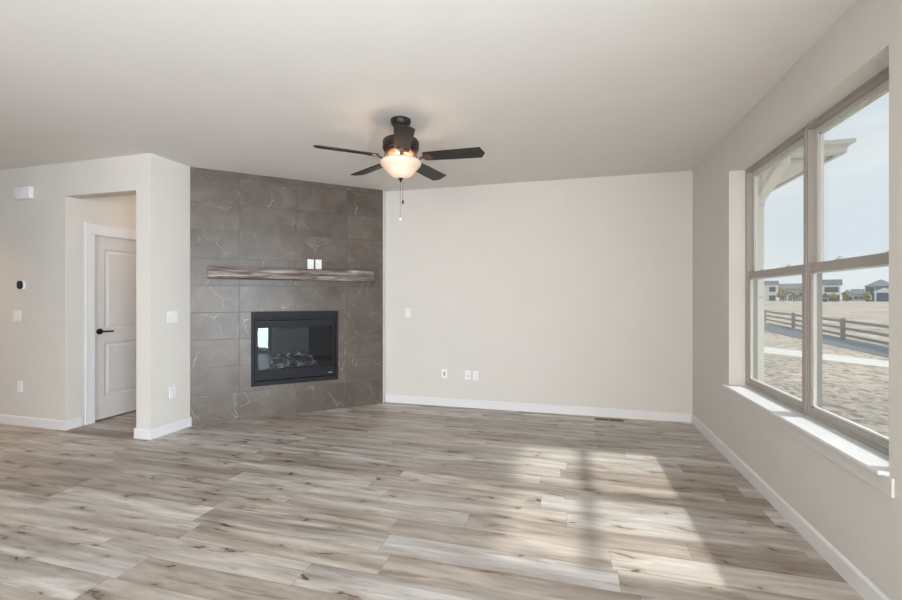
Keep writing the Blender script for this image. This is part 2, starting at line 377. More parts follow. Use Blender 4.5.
def tag(o, label=None, cat=None, group=None, kind=None):
    if label: o['label'] = label
    if cat: o['category'] = cat
    if group: o['group'] = group
    if kind: o['kind'] = kind
    return o
def empty(name, loc=(0, 0, 0), rotz=0.0):
    o = bpy.data.objects.new(name, None); COL.objects.link(o); o.location = loc; o.rotation_euler = (0, 0, rotz); o.empty_display_size = .1
    return o
def struct(o, label, cat): return tag(o, label, cat, kind='structure')

# ------------------------------------------------------------------ dimensions (metres; camera stands over the origin)
CH = 2.743                      # ceiling height
XR, XRO = 1.29, 1.49            # right wall inner / outer face
YB = 5.255                      # back wall
YL = 3.264                      # left (thermostat) wall
XC = -3.874                     # return wall beside the fireplace
OX0, OX1, OZ = -4.99, -4.05, 2.40   # passage opening
WY0, WY1, WZ0, WZ1 = 2.24, 4.134, .606, 2.418
FA = Vector((-3.867, 3.719, 0)); FROT = R(43.25)
XW, YRr = -9.0, -5.5            # far left wall, rear wall
GZ = -.75                       # ground outside

# floor, ceiling
struct(MB().box(XW - .15, YRr - .15, -.12, XRO, 5.45, 0).build('floor', M['floor']), 'grey-brown knotty plank floor with sunlight patch', 'floor')
struct(MB().box(XW - .15, YRr - .15, CH, XRO, 5.45, CH + .15).build('ceiling', M['ceil']), 'plain off-white painted ceiling', 'ceiling')

# right wall with three openings (one seen, the unseen patio door, one added for fill light)
def wall_with_holes(name, fixed0, fixed1, a0, a1, holes, axis):
    """axis 'y': wall runs along y between x=fixed0..fixed1.  holes=(a_lo,a_hi,z_lo,z_hi)"""
    m = MB()
    cuts = sorted({a0, a1, *[h[0] for h in holes], *[h[1] for h in holes]})
    def put(lo, hi, z0, z1):
        if z1 - z0 < 1e-4: return
        if axis == 'y': m.box(fixed0, lo, z0, fixed1, hi, z1)
        else: m.box(lo, fixed0, z0, hi, fixed1, z1)
    for lo, hi in zip(cuts, cuts[1:]):
        h = [q for q in holes if q[0] <= lo + 1e-6 and q[1] >= hi - 1e-6]
        if h: put(lo, hi, 0, h[0][2]); put(lo, hi, h[0][3], CH)
        else: put(lo, hi, 0, CH)
    return m
wr = wall_with_holes('w', XR, XRO, YRr, 5.455, [(WY0, WY1, WZ0, WZ1), (-1.76, .16, .02, 2.10), (-4.55, -2.65, WZ0, WZ1)], 'y').build('wall_right', M['wall'])
struct(wr, 'greige right-hand wall around the twin window', 'wall')
struct(MB().box(-4.2, YB, 0, XR, 5.455, CH).build('wall_back', M['wall']), 'wide blank cream wall across the back of the room', 'wall')
wl = wall_with_holes('w', YL, YL + .14, XW, XC, [(OX0, OX1, 0, OZ)], 'x').build('wall_left', M['wall'])
struct(wl, 'warm beige left wall with thermostat and tall open passage', 'wall')
struct(MB().box(OX1, YL + .14, 0, XC, 5.255, CH).build('wall_column', M['wall']), 'bright narrow wall end between passage and tiled fireplace', 'wall')
struct(MB().box(XW - .15, YRr, 0, XW, 5.455, CH).build('wall_far_left', M['wall']), 'far left wall outside the view', 'wall')
struct(wall_with_holes('w', YRr - .15, YRr, XW, XR, [(-2.6, .8, .3, 2.45)], 'x').build('wall_rear', M['wall']), 'wall behind the photographer with a wide opening added for fill light', 'wall')  # opening made up for the rear fill lamp
struct(MB().box(XW, -1.15, 0, -2.9, -1.0, CH).build('wall_shade_partition', M['wall']), 'unseen partition added behind the photographer to shade the left wall', 'wall')  # light blocker, added to keep rear fill off the left wall
# passage: door wall on its left, end wall
struct(wall_with_holes('w', OX0 - .12, OX0 - .006, YL + .14, 5.255, [(3.545, 4.335, 0, 2.045)], 'y').build('wall_passage', M['wall']), 'shaded wall inside the passage around the panelled door', 'wall')
struct(MB().box(XW, 5.255, 0, -4.2, 5.455, CH).build('wall_passage_end', M['wall']), 'end wall of the passage out of sight', 'wall')

# fireplace wall: tiled, diagonal, with the hole for the firebox
U0, U1, Z0, Z1 = .578, 1.549, .360, 1.200
m = MB()
uL, uR = -.008, 2.125
HU0, HU1, HZ0, HZ1 = U0 + .02, U1 - .02, Z0 + .02, Z1 - .02
m.box(uL, 0, 0, HU0, .10, CH); m.box(HU1, 0, 0, uR, .10, CH); m.box(HU0, 0, 0, HU1, .10, HZ0); m.box(HU0, 0, HZ1, HU1, .10, CH)
fw = m.build('wall_fireplace', M['tile'], loc=FA, rotz=FROT)
struct(MB().box(uR, -.003, 0, uR + .009, .102, CH).build('trim_3', M['trim'], loc=FA, rotz=FROT), 'thin white edge strip where the tile wall meets the back wall', 'trim')
struct(fw, 'grey veined stone-tile wall set diagonally around the fireplace', 'wall')

# baseboards
BH, BT = .098, .014
def base_profile(m, a0, a1, face, sgn, axis):
    """profile: flat board with a small eased top; face = wall face coordinate, sgn = direction into the room"""
    pr = [(0, 0), (BT, 0), (BT, BH - .012), (BT * .55, BH - .003), (BT * .3, BH), (0, BH)]
    if axis == 'x': m.prism([(face + sgn * d, z) for d, z in pr], a0, a1, 'x')
    else: m.prism([(face + sgn * d, z) for d, z in pr], a0, a1, 'y')
    return m
struct(base_profile(MB(), -2.32, XR, YB, -1, 'x').build('baseboard_back', M['trim']), 'long white baseboard along the back wall', 'baseboard')
struct(base_profile(MB(), YRr, YB - BT, XR, -1, 'y').build('baseboard_right', M['trim']), 'white baseboard running under the twin window', 'baseboard')
m = base_profile(MB(), XW, OX0, YL, -1, 'x'); base_profile(m, YL - BT, YL + .155, OX0, 1, 'y')
struct(m.build('baseboard_left', M['trim']), 'white baseboard under the thermostat, turning into the passage', 'baseboard')
m = base_profile(MB(), OX1, XC, YL, -1, 'x'); base_profile(m, YL - BT, 3.72, XC, 1, 'y'); base_profile(m, YL - BT, 5.25, OX1, -1, 'y')
struct(m.build('baseboard_column', M['trim']), 'white baseboard wrapping the wall end left of the fireplace', 'baseboard')

# ------------------------------------------------------------------ hallway door
d1 = empty('door_1', (OX0, 3.545, 0)); struct(d1, 'white two-panel door with black lever inside the passage', 'door')
# local: x toward the passage (+X world), y along the door
DW, DH = .79, 2.045
def panel_door():
    m = MB(); fx = -.020     # front face x
    t0 = fx - .035
    gy0, gy1 = .008, DW - .008
    st = .115
    zs = [(.26, .86), (1.00, 1.90)]
    # stiles, rails
    m.box(t0, gy0, .014, fx, gy0 + st, DH - .006); m.box(t0, gy1 - st, .014, fx, gy1, DH - .006)
    for a, b in ((.014, zs[0][0]), (zs[0][1], zs[1][0]), (zs[1][1], DH - .006)): m.box(t0, gy0 + st, a, fx, gy1 - st, b)
    for a, b in zs:
        # moulded sticking and raised panel
        y0, y1 = gy0 + st, gy1 - st
        rings = []
        for inset, x in ((0, fx), (.014, fx - .011), (.030, fx - .011), (.050, fx - .003)):
            rings.append([m.bm.verts.new((x, yy, zz)) for yy, zz in ((y0 + inset, a + inset), (y1 - inset, a + inset), (y1 - inset, b - inset), (y0 + inset, b - inset))])
        for r0, r1 in zip(rings, rings[1:]):
            for i in range(4): m.bm.faces.new((r0[i], r0[(i + 1) % 4], r1[(i + 1) % 4], r1[i]))
        m.bm.faces.new(rings[-1])
        m.box(t0, y0, a, t0 + .01, y1, b)
    return m
panel_door().build('door_panel', M['door'], d1)
m = MB(); m.tube([(-.020, .068, .985), (-.010, .068, .985)], .033, 24); m.tube([(-.010, .068, .985), (.032, .068, .985)], .011, 12)
m.sweep_rect([(.030, .060, .985), (.034, .10, .985), (.034, .14, .984), (.030, .185, .982)], .018, .010, (0, 0, 1))
h = m.build('door_handle', M['black'], d1, smooth=True); h['label'] = 'black lever handle with round rose'
MB().box(-.0285, -.004, .955, -.0185, .016, 1.015).build('latch_plate', M['bronze'], d1)
m = MB()
jt = .018
m.box(-.11, -.0, 0, .0, jt - .012, DH); m.box(-.11, DW - .006, 0, 0, DW, DH); m.box(-.11, 0, DH - .004, 0, DW, DH)
m.build('door_jamb', M['trim'], d1)
m = MB(); cw = .088
m.box(-.006, -cw, 0, .012, .0, DH + .0); m.box(-.006, DW, 0, .012, DW + cw, DH)
m.box(-.006, -cw - .006, DH, .016, DW + cw + .006, DH + .115, .002)
m.build('door_casing', M['trim'], d1)
# room behind the door is not seen

# ------------------------------------------------------------------ twin window
def window_unit(name, y0, y1, label, lock_ys):
    root = empty(name, (1.4525, (y0 + y1) / 2, WZ0)); struct(root, label, 'window')
    W = (y1 - y0) / 2; Hh = WZ1 - WZ0; X0 = -.0375; X1 = .0375
    z0 = .022
    m = MB(); fw_ = .027
    m.box(X0, -W, z0, X1, -W + fw_, Hh, .002); m.box(X0, W - fw_, z0, X1, W, Hh, .002)
    m.box(X0, -W + fw_, Hh - fw_, X1, W - fw_, Hh, .002); m.box(X0, -W + fw_, z0, X1, W - fw_, z0 + .026, .002)
    # inner stops
    for s in (-1, 1):
        m.box(X0 - .006, min(s * (W - .012), s * W), z0, X0, max(s * (W - .012), s * W), Hh)
    m.box(X0 - .006, -W, Hh - .012, X0, W, Hh)
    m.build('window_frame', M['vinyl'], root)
    zi0, zi1 = z0 + .026, Hh - fw_
    wi = W - fw_; zm = 1.535 - WZ0
    def sash(nm, xa, xb, za, zb, rb, rt, st, mt='vinyl'):
        m = MB()
        m.box(xa, -wi, za, xb, -wi + st, zb, .002); m.box(xa, wi - st, za, xb, wi, zb, .002)
        m.box(xa, -wi + st, za, xb, wi - st, za + rb, .002); m.box(xa, -wi + st, zb - rt, xb, wi - st, zb, .002)
        o = m.build(nm, M[mt], root)
        xm = (xa + xb) / 2
        bd = MB()
        g0, g1, y_ = za + rb, zb - rt, wi - st
        for a, b, c_, d in ((-y_, -y_ + .012, g0, g1), (y_ - .012, y_, g0, g1), (-y_, y_, g0, g0 + .012), (-y_, y_, g1 - .012, g1)):
            bd.box(xm - .008, a, c_, xm + .010, b, d)
        bd.build('glazing_bead', M['vinylw'], o)
        g = MB().box(xm - .002, -y_ + .002, g0 + .002, xm + .002, y_ - .002, g1 - .002).build('pane', M['glass'], o)
        return o
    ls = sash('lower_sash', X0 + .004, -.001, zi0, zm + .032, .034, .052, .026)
    sash('upper_sash', .001, X1 - .004, zm - .028, zi1, .045, .034, .028, 'vinyl_lit')
    for ly in lock_ys:
        yy = ly - (y0 + y1) / 2
        lk = MB(); lk.box(X0 + .002, yy - .022, zm + .032, X0 + .024, yy + .022, zm + .038, .001)
        lk.tube([(X0 + .012, yy, zm + .038), (X0 + .012, yy, zm + .046)], .008, 12)
        lk.sweep_rect([(X0 + .012, yy, zm + .044), (X0 + .006, yy - .02, zm + .045), (X0 + .004, yy - .034, zm + .045)], .008, .005, (0, 0, 1))
        o = lk.build('sash_lock', M['vinylw'], ls); o['label'] = 'small white sash lock'
YM = (WY0 + WY1) / 2
window_unit('window_1', YM, WY1, 'left double-hung unit of the twin window, showing the downspout', (3.84, 3.43))
window_unit('window_2', WY0, YM, 'right double-hung unit of the twin window, nearest the viewer', (2.86, 2.46))
window_unit('added_window_3', -4.55, -3.60, 'unseen window added far behind the photographer for fill light', (-4.1,))  # this unit and the next are made up to bring in light
window_unit('added_window_4', -3.60, -2.65, 'second unseen window added behind the photographer for fill light', (-3.1,))
d2 = empty('door_2', (1.45, -.80, .02)); struct(d2, 'sliding glass patio door beside the photographer, mirrored in the fireplace glass', 'door')
m = MB(); m.box(-.035, -.96, 0, .035, -.91, 2.08); m.box(-.035, .91, 0, .035, .96, 2.08); m.box(-.035, -.91, 2.03, .035, .91, 2.08); m.box(-.035, -.91, 0, .035, .91, .04)
m.build('door_frame', M['vinyl'], d2)
for a, b, x in ((-.91, .04, -.018), (-.04, .91, .016)):
    m = MB(); m.box(x - .015, a, .04, x + .015, a + .07, 2.03); m.box(x - .015, b - .07, .04, x + .015, b, 2.03); m.box(x - .015, a + .07, .04, x + .015, b - .07, .16); m.box(x - .015, a + .07, 1.94, x + .015, b - .07, 2.03)
    so = m.build('sliding_panel', M['vinyl'], d2); MB().box(x - .003, a + .072, .162, x + .003, b - .072, 1.938).build('pane', M['glass'], so)
# stool and apron under the seen pair
m = MB(); m.box(1.25, WY0 - .004, WZ0 + .004, XR + .002, WY1 + .035, WZ0 + .022, .004); m.box(XR, WY0, WZ0, 1.4155, WY1, WZ0 + .022)
struct(m.build('trim_1', M['trim']), 'white window stool ledge under the twin window', 'window sill')
struct(MB().box(XR - .011, WY0 - .035, WZ0 - .075, XR, WY1 + .02, WZ0 + .004, .003).build('trim_2', M['apron']), 'white apron board below the window ledge', 'trim')

# ------------------------------------------------------------------ fireplace insert
fp = empty('gas_fireplace', FA, FROT)
tag(fp, 'black framed gas fireplace with glass front set into the grey tile wall', 'fireplace')
m = MB()
fr = -.012
m.box(U0, fr, Z0, U0 + .034, .03, Z1, .002); m.box(U1 - .034, fr, Z0, U1, .03, Z1, .002)
m.box(U0 + .034, fr, Z1 - .062, U1 - .034, .03, Z1, .002); m.box(U0 + .034, fr, Z0, U1 - .034, .03, Z0 + .052, .002)
m.build('outer_frame', M['black'], fp, smooth=False)
# vent louvre slot under the top band
m = MB()
m.box(U0 + .034, .020, Z1 - .085, U1 - .034, .060, Z1 - .062)
m.box(U0 + .034, .002, Z1 - .098, U1 - .034, .03, Z1 - .086, .002)
m.build('air_louvre', M['black'], fp)
GU0, GU1, GZ0, GZ1 = .648, 1.478, .536, 1.012
m = MB(); dx0, dx1, dz0, dz1 = U0 + .040, U1 - .040, Z0 + .058, Z1 - .104
m.box(dx0, -.004, dz0, GU0, .025, dz1, .002); m.box(GU1, -.004, dz0, dx1, .025, dz1, .002)
m.box(GU0, -.004, GZ1 + .030, GU1, .025, dz1, .002); m.box(GU0, .008, GZ1, GU1, .025, GZ1 + .030, .002)
m.box(GU0, -.004, dz0, GU1, .025, GZ0, .002)
dr = m.build('glass_door', M['black'], fp)
MB().box(GU0, .012, GZ0, GU1, .016, GZ1).build('glass_panel', M['fireglass'], dr)
m = MB(); bx, bz = 1.432, .452
m.box(bx - .002, -.006, bz - .004, bx + .045, -.004, bz + .010)
bd = m.build('badge', M['black'], dr)
m = MB()
for i, wd in enumerate((.006, .008, .005, .007, .006)):
    m.box(bx + i * .0088, -.0072, bz, bx + i * .0088 + wd, -.006, bz + .006)
q = m.build('badge_lettering', M['plate'], bd) if False else m.build('badge_lettering', M['plate'], fp); q['label'] = 'tiny pale maker badge'
# firebox: shell with splayed sides, brick-like liner at the back
m = MB(); bi = m.bm
def quad(*ps): bi.faces.new([bi.verts.new(p) for p in ps])
f0, f1, k0, k1, D = GU0 - .03, GU1 + .03, .83, 1.27, .40
zb, zt = .500, 1.07
th = .01
m.prism([(f0, .03), (f0 + .012, .03), (k0, D), (k0, D + .012), (k0 - .012, D + .012)], zb, zt)
m.prism([(f1 - .012, .03), (f1, .03), (k1 + .012, D + .012), (k1, D + .012), (k1, D)], zb, zt)
m.prism([(f0, .03), (f1, .03), (k1 + .012, D + .012), (k0 - .012, D + .012)], zt, zt + .01)
m.build('firebox_shell', M['blackin'], fp)
M['liner'] = simple('grey_refractory_liner', (.085, .082, .08), .6, var=.15, scale=12)
o = MB().box(k0, D, zb, k1, D + .014, zt - .04).build('back_liner', M['liner'], fp); o['label'] = 'lighter grey back panel'
MB().box(k0 + .07, D - .05, zt - .10, k1 - .07, D, zt - .065).build('heat_baffle', M['blackin'], fp)
M['hearth'] = simple('grey_glass_embers', (.34, .37, .38), .35, var=.35, scale=60)
m = MB(); m.prism([(f0, .028), (f1, .028), (k1, D), (k0, D)], zb - .012, zb)
m.build('burner_tray', M['hearth'], fp)
# ember bed: loose rock, uncountable
def blob(m, c, s, seed, sub=2, amp=.35):
    r = bmesh.ops.create_icosphere(m.bm, subdivisions=sub, radius=1)
    for v in r['verts']:
        k = 1 + amp * noise.noise(v.co * 1.6 + Vector((seed * 3.1, seed, 0)))
        v.co = Vector(c) + Vector((v.co.x * s[0] * k, v.co.y * s[1] * k, v.co.z * s[2] * k))
m = MB(); rnd = random.Random(3)
for i in range(90):
    blob(m, (rnd.uniform(.76, 1.36), rnd.uniform(.09, .30), zb + .006), (rnd.uniform(.008, .02),) * 2 + (rnd.uniform(.006, .014),), i, 1)
em = m.build('ember_bed', M['led'], smooth=True, loc=FA, rotz=FROT)
tag(em, 'bed of small grey ember rocks under the fireplace logs', 'embers', kind='stuff')
m = MB()
for k in range(7): m.tube([(.82 + k * .075, .08, zb + .0), (.82 + k * .075, .085, zb + .03), (.82 + k * .075, .26, zb + .035)], .006, 8)
m.tube([(.80, .085, zb + .03), (1.29, .085, zb + .03)], .006, 8); m.tube([(.80, .25, zb + .035), (1.29, .25, zb + .035)], .006, 8)
m.build('log_grate', M['blackin'], fp)
def log(p0, p1, r0, r1, seed, label):
    a, b = Vector(p0), Vector(p1); d = b - a; n = 14; m = MB(); rings = []; seg = 18
    dn = d.normalized(); u = dn.cross(Vector((0, 0, 1))).normalized(); v = dn.cross(u)
    for i in range(n + 1):
        t_ = i / n; rr = r0 + (r1 - r0) * t_; c = a + d * t_ + Vector((0, 0, .010 * math.sin(t_ * PI * 2 + seed)))
        ring = []
        for k in range(seg):
            th_ = 2 * PI * k / seg; dirv = u * math.cos(th_) + v * math.sin(th_)
            q_ = 1 + .28 * noise.noise(dirv * 2.2 + Vector((t_ * 5, seed, seed * 2))) + .10 * noise.noise(dirv * 7 + Vector((t_ * 16, seed, 0)))
            ring.append(m.bm.verts.new(c + dirv * rr * q_ * (.86 if i in (0, n) else 1)))
        rings.append(ring)
    for x, y in zip(rings, rings[1:]):
        for k in range(seg): m.bm.faces.new((x[k], x[(k + 1) % seg], y[(k + 1) % seg], y[k]))
    m.bm.faces.new(rings[0][::-1]); m.bm.faces.new(rings[-1])
    o = m.build('fireplace_log', M['log'], smooth=True, loc=FA, rotz=FROT)
    return tag(o, label, 'log', 'ceramic logs behind the fireplace glass')
ZL = zb + .041
log((.80, .245, ZL + .045), (1.30, .255, ZL + .045), .045, .040, 1, 'long dark ceramic log lying level across the back of the fireplace')
log((.80, .115, ZL + .028), (1.00, .105, ZL + .028), .038, .034, 2, 'stubby pale-ended log at the front left of the fireplace')
log((1.07, .115, ZL + .025), (1.32, .12, ZL + .022), .034, .026, 3, 'pale log at the front right of the fireplace, tapering rightwards')
log((.90, .24, ZL + .140), (1.03, .11, ZL + .118), .032, .028, 4, 'short dark log resting across the middle of the fireplace pile')
log((1.09, .25, ZL + .138), (1.26, .12, ZL + .098), .030, .026, 5, 'topmost pale-tipped log sloping down to the right in the fireplace')

# ------------------------------------------------------------------ mantel beam
MU0, MU1, MZ0, MZ1, MD = .155, 1.965, 1.562, 1.690, .135
bm_ = bmesh.new(); m = MB(); nx = 90
pro = [(0, MZ0), (-MD * .5, MZ0 - .001), (-MD + .006, MZ0 + .001), (-MD, MZ0 + .008), (-MD, MZ0 + .045), (-MD, MZ0 + .085), (-MD, MZ1 - .008), (-MD + .007, MZ1 - .001), (-MD * .5, MZ1), (0, MZ1)]
rings = []
for i in range(nx + 1):
    x = MU0 + (MU1 - MU0) * i / nx; ring = []
    for (y, z) in pro:
        k = noise.noise(Vector((x * 3.5, y * 6, z * 16))) * .0055 + noise.noise(Vector((x * 11, y * 20, z * 60))) * .003
        kz = noise.noise(Vector((x * 4, z * 5, 3.3))) * .004
        ring.append(m.bm.verts.new((x, min(0, y + (k if y < -.01 else 0)), z + (kz if y < -.01 else 0))))
    rings.append(ring)
for a, b in zip(rings, rings[1:]):
    for k in range(len(pro)): m.bm.faces.new((a[k], a[(k + 1) % len(pro)], b[(k + 1) % len(pro)], b[k]))
m.bm.faces.new(rings[0][::-1]); m.bm.faces.new(rings[-1])
mt = m.build('mantel_shelf', M['mantel'], smooth=True, loc=FA, rotz=FROT, angle=50)
tag(mt, 'rough weathered grey-brown wooden beam mantel on the tile wall', 'mantel')

# ------------------------------------------------------------------ wall plates
def plate(name, loc, rotz, kind, label, cat, w=.072, h=.116, group=None, gangs=1):
    """local: plate lies in xz, faces -y"""
    root = empty(name, loc, rotz); tag(root, label, cat, group)
    MB().box(-w / 2, -.006, -h / 2, w / 2, 0, h / 2, .002).build('cover_plate', M['plate'], root)
    for g in range(gangs):
        cx_ = (g - (gangs - 1) / 2) * .046
        if kind == 'outlet':
            for s in (-1, 1):
                f = MB(); f.box(cx_ - .016, -.009, s * .0195 - .014, cx_ + .016, -.006, s * .0195 + .014, .001); o = f.build('receptacle', M['plate'], root)
                f = MB(); f.box(cx_ - .0075, -.0095, s * .0195 - .003, cx_ - .0055, -.0088, s * .0195 + .007); f.box(cx_ + .0055, -.0095, s * .0195 - .003, cx_ + .0075, -.0088, s * .0195 + .006)
                f.tube([(cx_, -.0088, s * .0195 - .008), (cx_, -.0095, s * .0195 - .008)], .0025, 8); f.build('slots', M['slot'], o)
        elif kind == 'switch':
            f = MB(); f.prism([(-.006, -.033), (-.0095, -.033), (-.0065, 0), (-.0105, .033), (-.006, .033)], cx_ - .0165, cx_ + .0165, 'x'); f.build('rocker', M['plate'], root)
        elif kind == 'cable':
            f = MB(); f.box(cx_ - .006, -.009, -.024, cx_ + .006, -.0055, .024, .001); f.build('cable_port', M['slot'], root)['label'] = 'dark vertical cable slot'
        elif kind == 'jack':
            f = MB(); f.tube([(cx_, -.006, -.010), (cx_, -.012, -.010)], .006, 12); f.build('coaxial_jack', M['bronze'], root)
        elif kind == 'blank':
            f = MB(); f.box(cx_ - .017, -.008, -.034, cx_ + .017, -.006, .034, .001); f.build('insert', M['plate'], root)
    return root
plate('light_switch', (-2.005, YB, 1.160), 0, 'switch', 'single white light switch on the back wall just right of the fireplace', 'light switch')
plate('cable_plate', (-1.518, YB, .405), 0, 'cable', 'white wall plate with a dark slot, left of the pair of low plates', 'wall plate')
plate('jack_plate', (-1.218, YB, .400), 0, 'jack', 'white coaxial jack plate, left one of the close pair low on the back wall', 'wall plate')
plate('wall_outlet', (-1.118, YB, .398), 0, 'outlet', 'white duplex outlet, right one of the close pair low on the back wall', 'outlet')
plate('wall_outlet', (-5.645, YL, .414), 0, 'outlet', 'white duplex outlet low on the left wall under the switches', 'outlet')
plate('light_switch', (-5.69, YL, 1.165), 0, 'switch', 'double white rocker switch on the left wall below the thermostat', 'light switch', w=.118, gangs=2)
plate('light_switch', (XC, 3.50, 1.165), R(90), 'switch', 'wide white switch plate on the narrow wall left of the fireplace', 'light switch', w=.118, gangs=2)
plate('wall_outlet', (XC, 3.50, .405), R(90), 'outlet', 'white outlet low on the narrow wall left of the fireplace', 'outlet')
def on_fp(u, z, d=0): return FA + Vector((math.cos(FROT) * u + math.sin(FROT) * d, math.sin(FROT) * u - math.cos(FROT) * d, z))
plate('media_plate', on_fp(1.224, 1.757), FROT, 'blank', 'left one of two white plates just above the wooden mantel', 'wall plate')
plate('media_plate', on_fp(1.316, 1.757), FROT, 'blank', 'right one of two white plates just above the wooden mantel', 'wall plate')
# chime box
cb = empty('door_chime', (-5.555, YL, 2.462)); tag(cb, 'white doorbell chime box high on the left wall', 'door chime')
MB().box(-.118, -.048, -.062, .118, 0, .062, .012).build('housing', M['plate'], cb, smooth=True)
MB().box(.02, -.0495, -.052, .024, -.046, .052).build('seam', M['door'], cb)
# thermostat
th_ = empty('thermostat', (-5.612, YL, 1.494)); tag(th_, 'small black-faced thermostat with white base on the left wall', 'thermostat')
def rrect(w_, h_, r_, n=8):
    return [(sx * (w_ / 2 - r_) + r_ * math.cos(a), sz * (h_ / 2 - r_) + r_ * math.sin(a)) for sx, sz, a0 in ((1, 1, 0), (-1, 1, 90), (-1, -1, 180), (1, -1, 270)) for a in [R(a0 + 90 * k / n) for k in range(n + 1)]]
MB().prism(rrect(.085, .100, .038), -.018, 0, 'y').build('base', M['plate'], th_)
MB().prism(rrect(.072, .090, .032), -.030, -.018, 'y').build('display', M['thermo'], th_)
# floor vent
fv = empty('floor_vent', (.422, 5.118, 0)); tag(fv, 'dark brown floor register near the back wall', 'floor vent')
m = MB(); m.box(-.155, -.045, 0, .155, -.030, .005); m.box(-.155, .030, 0, .155, .045, .005); m.box(-.155, -.030, 0, -.140, .030, .005); m.box(.140, -.030, 0, .155, .030, .005); m.box(-.008, -.030, 0, .008, .030, .005)
m.build('rim', simple('tan_vent_rim', (.22, .18, .145), .5), fv)
m = MB(); m.box(-.14, -.03, 0, -.008, .03, .001); m.box(.008, -.03, 0, .14, .03, .001)
for k in range(22):
    x = -.134 + k * .0125
    if abs(x) > .012: m.box(x, -.03, .001, x + .003, .03, .004)
m.build('grille', M['vent'], fv)

# ------------------------------------------------------------------ ceiling fan
FX, FY = -1.27, 3.17
fan = empty('ceiling_fan', (FX, FY, CH)); tag(fan, 'dark five-blade ceiling fan with a frosted glass light bowl', 'ceiling fan')
zb_ = -.305       # blade plane below the ceiling
m = MB(); m.lathe([(0, 0), (.078, 0), (.080, -.010), (.074, -.034), (.058, -.052), (.045, -.058), (.0, -.058)], 48); m.build('canopy', M['bronze'], fan, smooth=True)
MB().lathe([(0, -.060), (.035, -.050), (.035, -.155), (0, -.155)], 24).build('neck', M['bronze'], fan, smooth=True)
MB().lathe([(0, -.150), (.10, -.150), (.132, -.158), (.141, -.172), (.141, -.225), (.134, -.240), (.10, -.246), (0, -.246)], 56).build('motor_housing', M['bronze'], fan, smooth=True, angle=60)
MB().lathe([(0, -.246), (.118, -.246), (.126, -.256), (.115, -.272), (.095, -.284), (.075, -.296), (.075, -.312), (0, -.312)], 56).build('motor_hub', M['chrome'], fan, smooth=True)
for k in range(5):
    ang = R((-140.5, -66.0, 3.0, 78.0, 149.0)[k])
    ca, sa = math.cos(ang), math.sin(ang)
    rot = Matrix.Rotation(ang, 4, 'Z') @ Matrix.Translation((0, 0, zb_ + .008)) @ Matrix.Rotation(R(-12), 4, 'X')
    # blade outline
    pts = []
    r0, r1 = .185, .658
    top = [(r0, .050), (r0 + .02, .056), (.35, .0625), (.52, .067), (r1 - .030, .069), (r1, .012)]
    outl = top + [(x, -y) for x, y in top[::-1] if x < r1]
    m = MB(); m.prism(outl, -.004, .004)
    for v in m.bm.verts: v.co = rot @ v.co
    bl = m.build('blade', M['blade'], fan)
    # blade iron: arm + decorative plate
    m = MB()
    m.prism([(.165, .012), (.205, .040), (.235, .034), (.255, .012), (.255, -.012), (.235, -.034), (.205, -.040), (.165, -.012)], -.010, -.004)
    for sx, sy in ((.205, .022), (.205, -.022), (.240, 0)): m.tube([(sx, sy, -.014), (sx, sy, -.010)], .006, 8)
    for v in m.bm.verts: v.co = rot @ v.co
    arm = MB(); path = [(.085, 0, -.262), (.115, 0, -.272), (.140, 0, zb_ - .012), (.175, 0, zb_ - .002)]
    m.sweep_rect([Matrix.Rotation(ang, 4, 'Z') @ Vector(p) for p in path], .030, .008, (-sa, ca, 0))
    arm.bm.free()
    m.build('blade_iron', M['chrome'], bl)
# light kit
MB().lathe([(0, -.312), (.060, -.312), (.066, -.322), (.050, -.336), (0, -.336)], 40).build('light_fitter', M['bronze'], fan, smooth=True)
prof = [(.146, -.322), (.157, -.327), (.161, -.337), (.157, -.350), (.143, -.368), (.122, -.390), (.101, -.415), (.076, -.437), (.045, -.452), (.0, -.456)]
inner = [(r_ - .005 if r_ > .01 else 0, z_ + .005) for r_, z_ in prof[::-1]]
MB().lathe(prof + inner + [(.146, -.322)], 64).build('glass_bowl', M['bowl'], fan, smooth=True, angle=80)
MB().lathe([(0, -.450), (.018, -.452), (.020, -.460), (.010, -.468), (.008, -.478), (.004, -.486), (0, -.487)], 24).build('finial', M['bronze'], fan, smooth=True)
def chain(x, y, z0, z1, name, fob):
    m = MB(); n = int((z0 - z1) / .012)
    m.tube([(x, y, z0), (x, y, z1)], .0012, 6)
    for i in range(n): blob(m, (x, y, z0 - (i + .5) * .012), (.0022,) * 3, 0, 1, 0)
    c = m.build(name, M['chrome'], fan)
    f = MB()
    if fob == 'wood': f.lathe([(0, .0), (.004, -.002), (.008, -.016), (.0075, -.026), (.003, -.034), (0, -.034)], 16, (x, y, z1)); o = f.build('chain_fob', M['bronze'], c, smooth=True); o['label'] = 'dark wooden fob'
    else: f.lathe([(0, .0), (.006, -.003), (.0105, -.010), (.0105, -.014), (.006, -.021), (0, -.024)], 16, (x, y, z1)); o = f.build('chain_fob', M['plate'], c, smooth=True); o['label'] = 'round white fob'
dirx, diry = math.cos(YAW), math.sin(YAW)
chain(.016 * dirx, .016 * diry, -.470, -.622, 'pull_chain', 'wood')
chain(-.004 * dirx, -.004 * diry, -.480, -.760, 'pull_chain', 'ball')
bl_ = bpy.data.lights.new('fan_bulb', 'POINT'); bl_.energy = 1.5; bl_.color = (1.0, .76, .56); bl_.shadow_soft_size = .028
for k in range(3):
    a = R(30 + 120 * k); o = bpy.data.objects.new('fan_bulb', bl_); COL.objects.link(o); o.parent = fan
    o.location = (.06 * math.cos(a), .06 * math.sin(a), -.385)

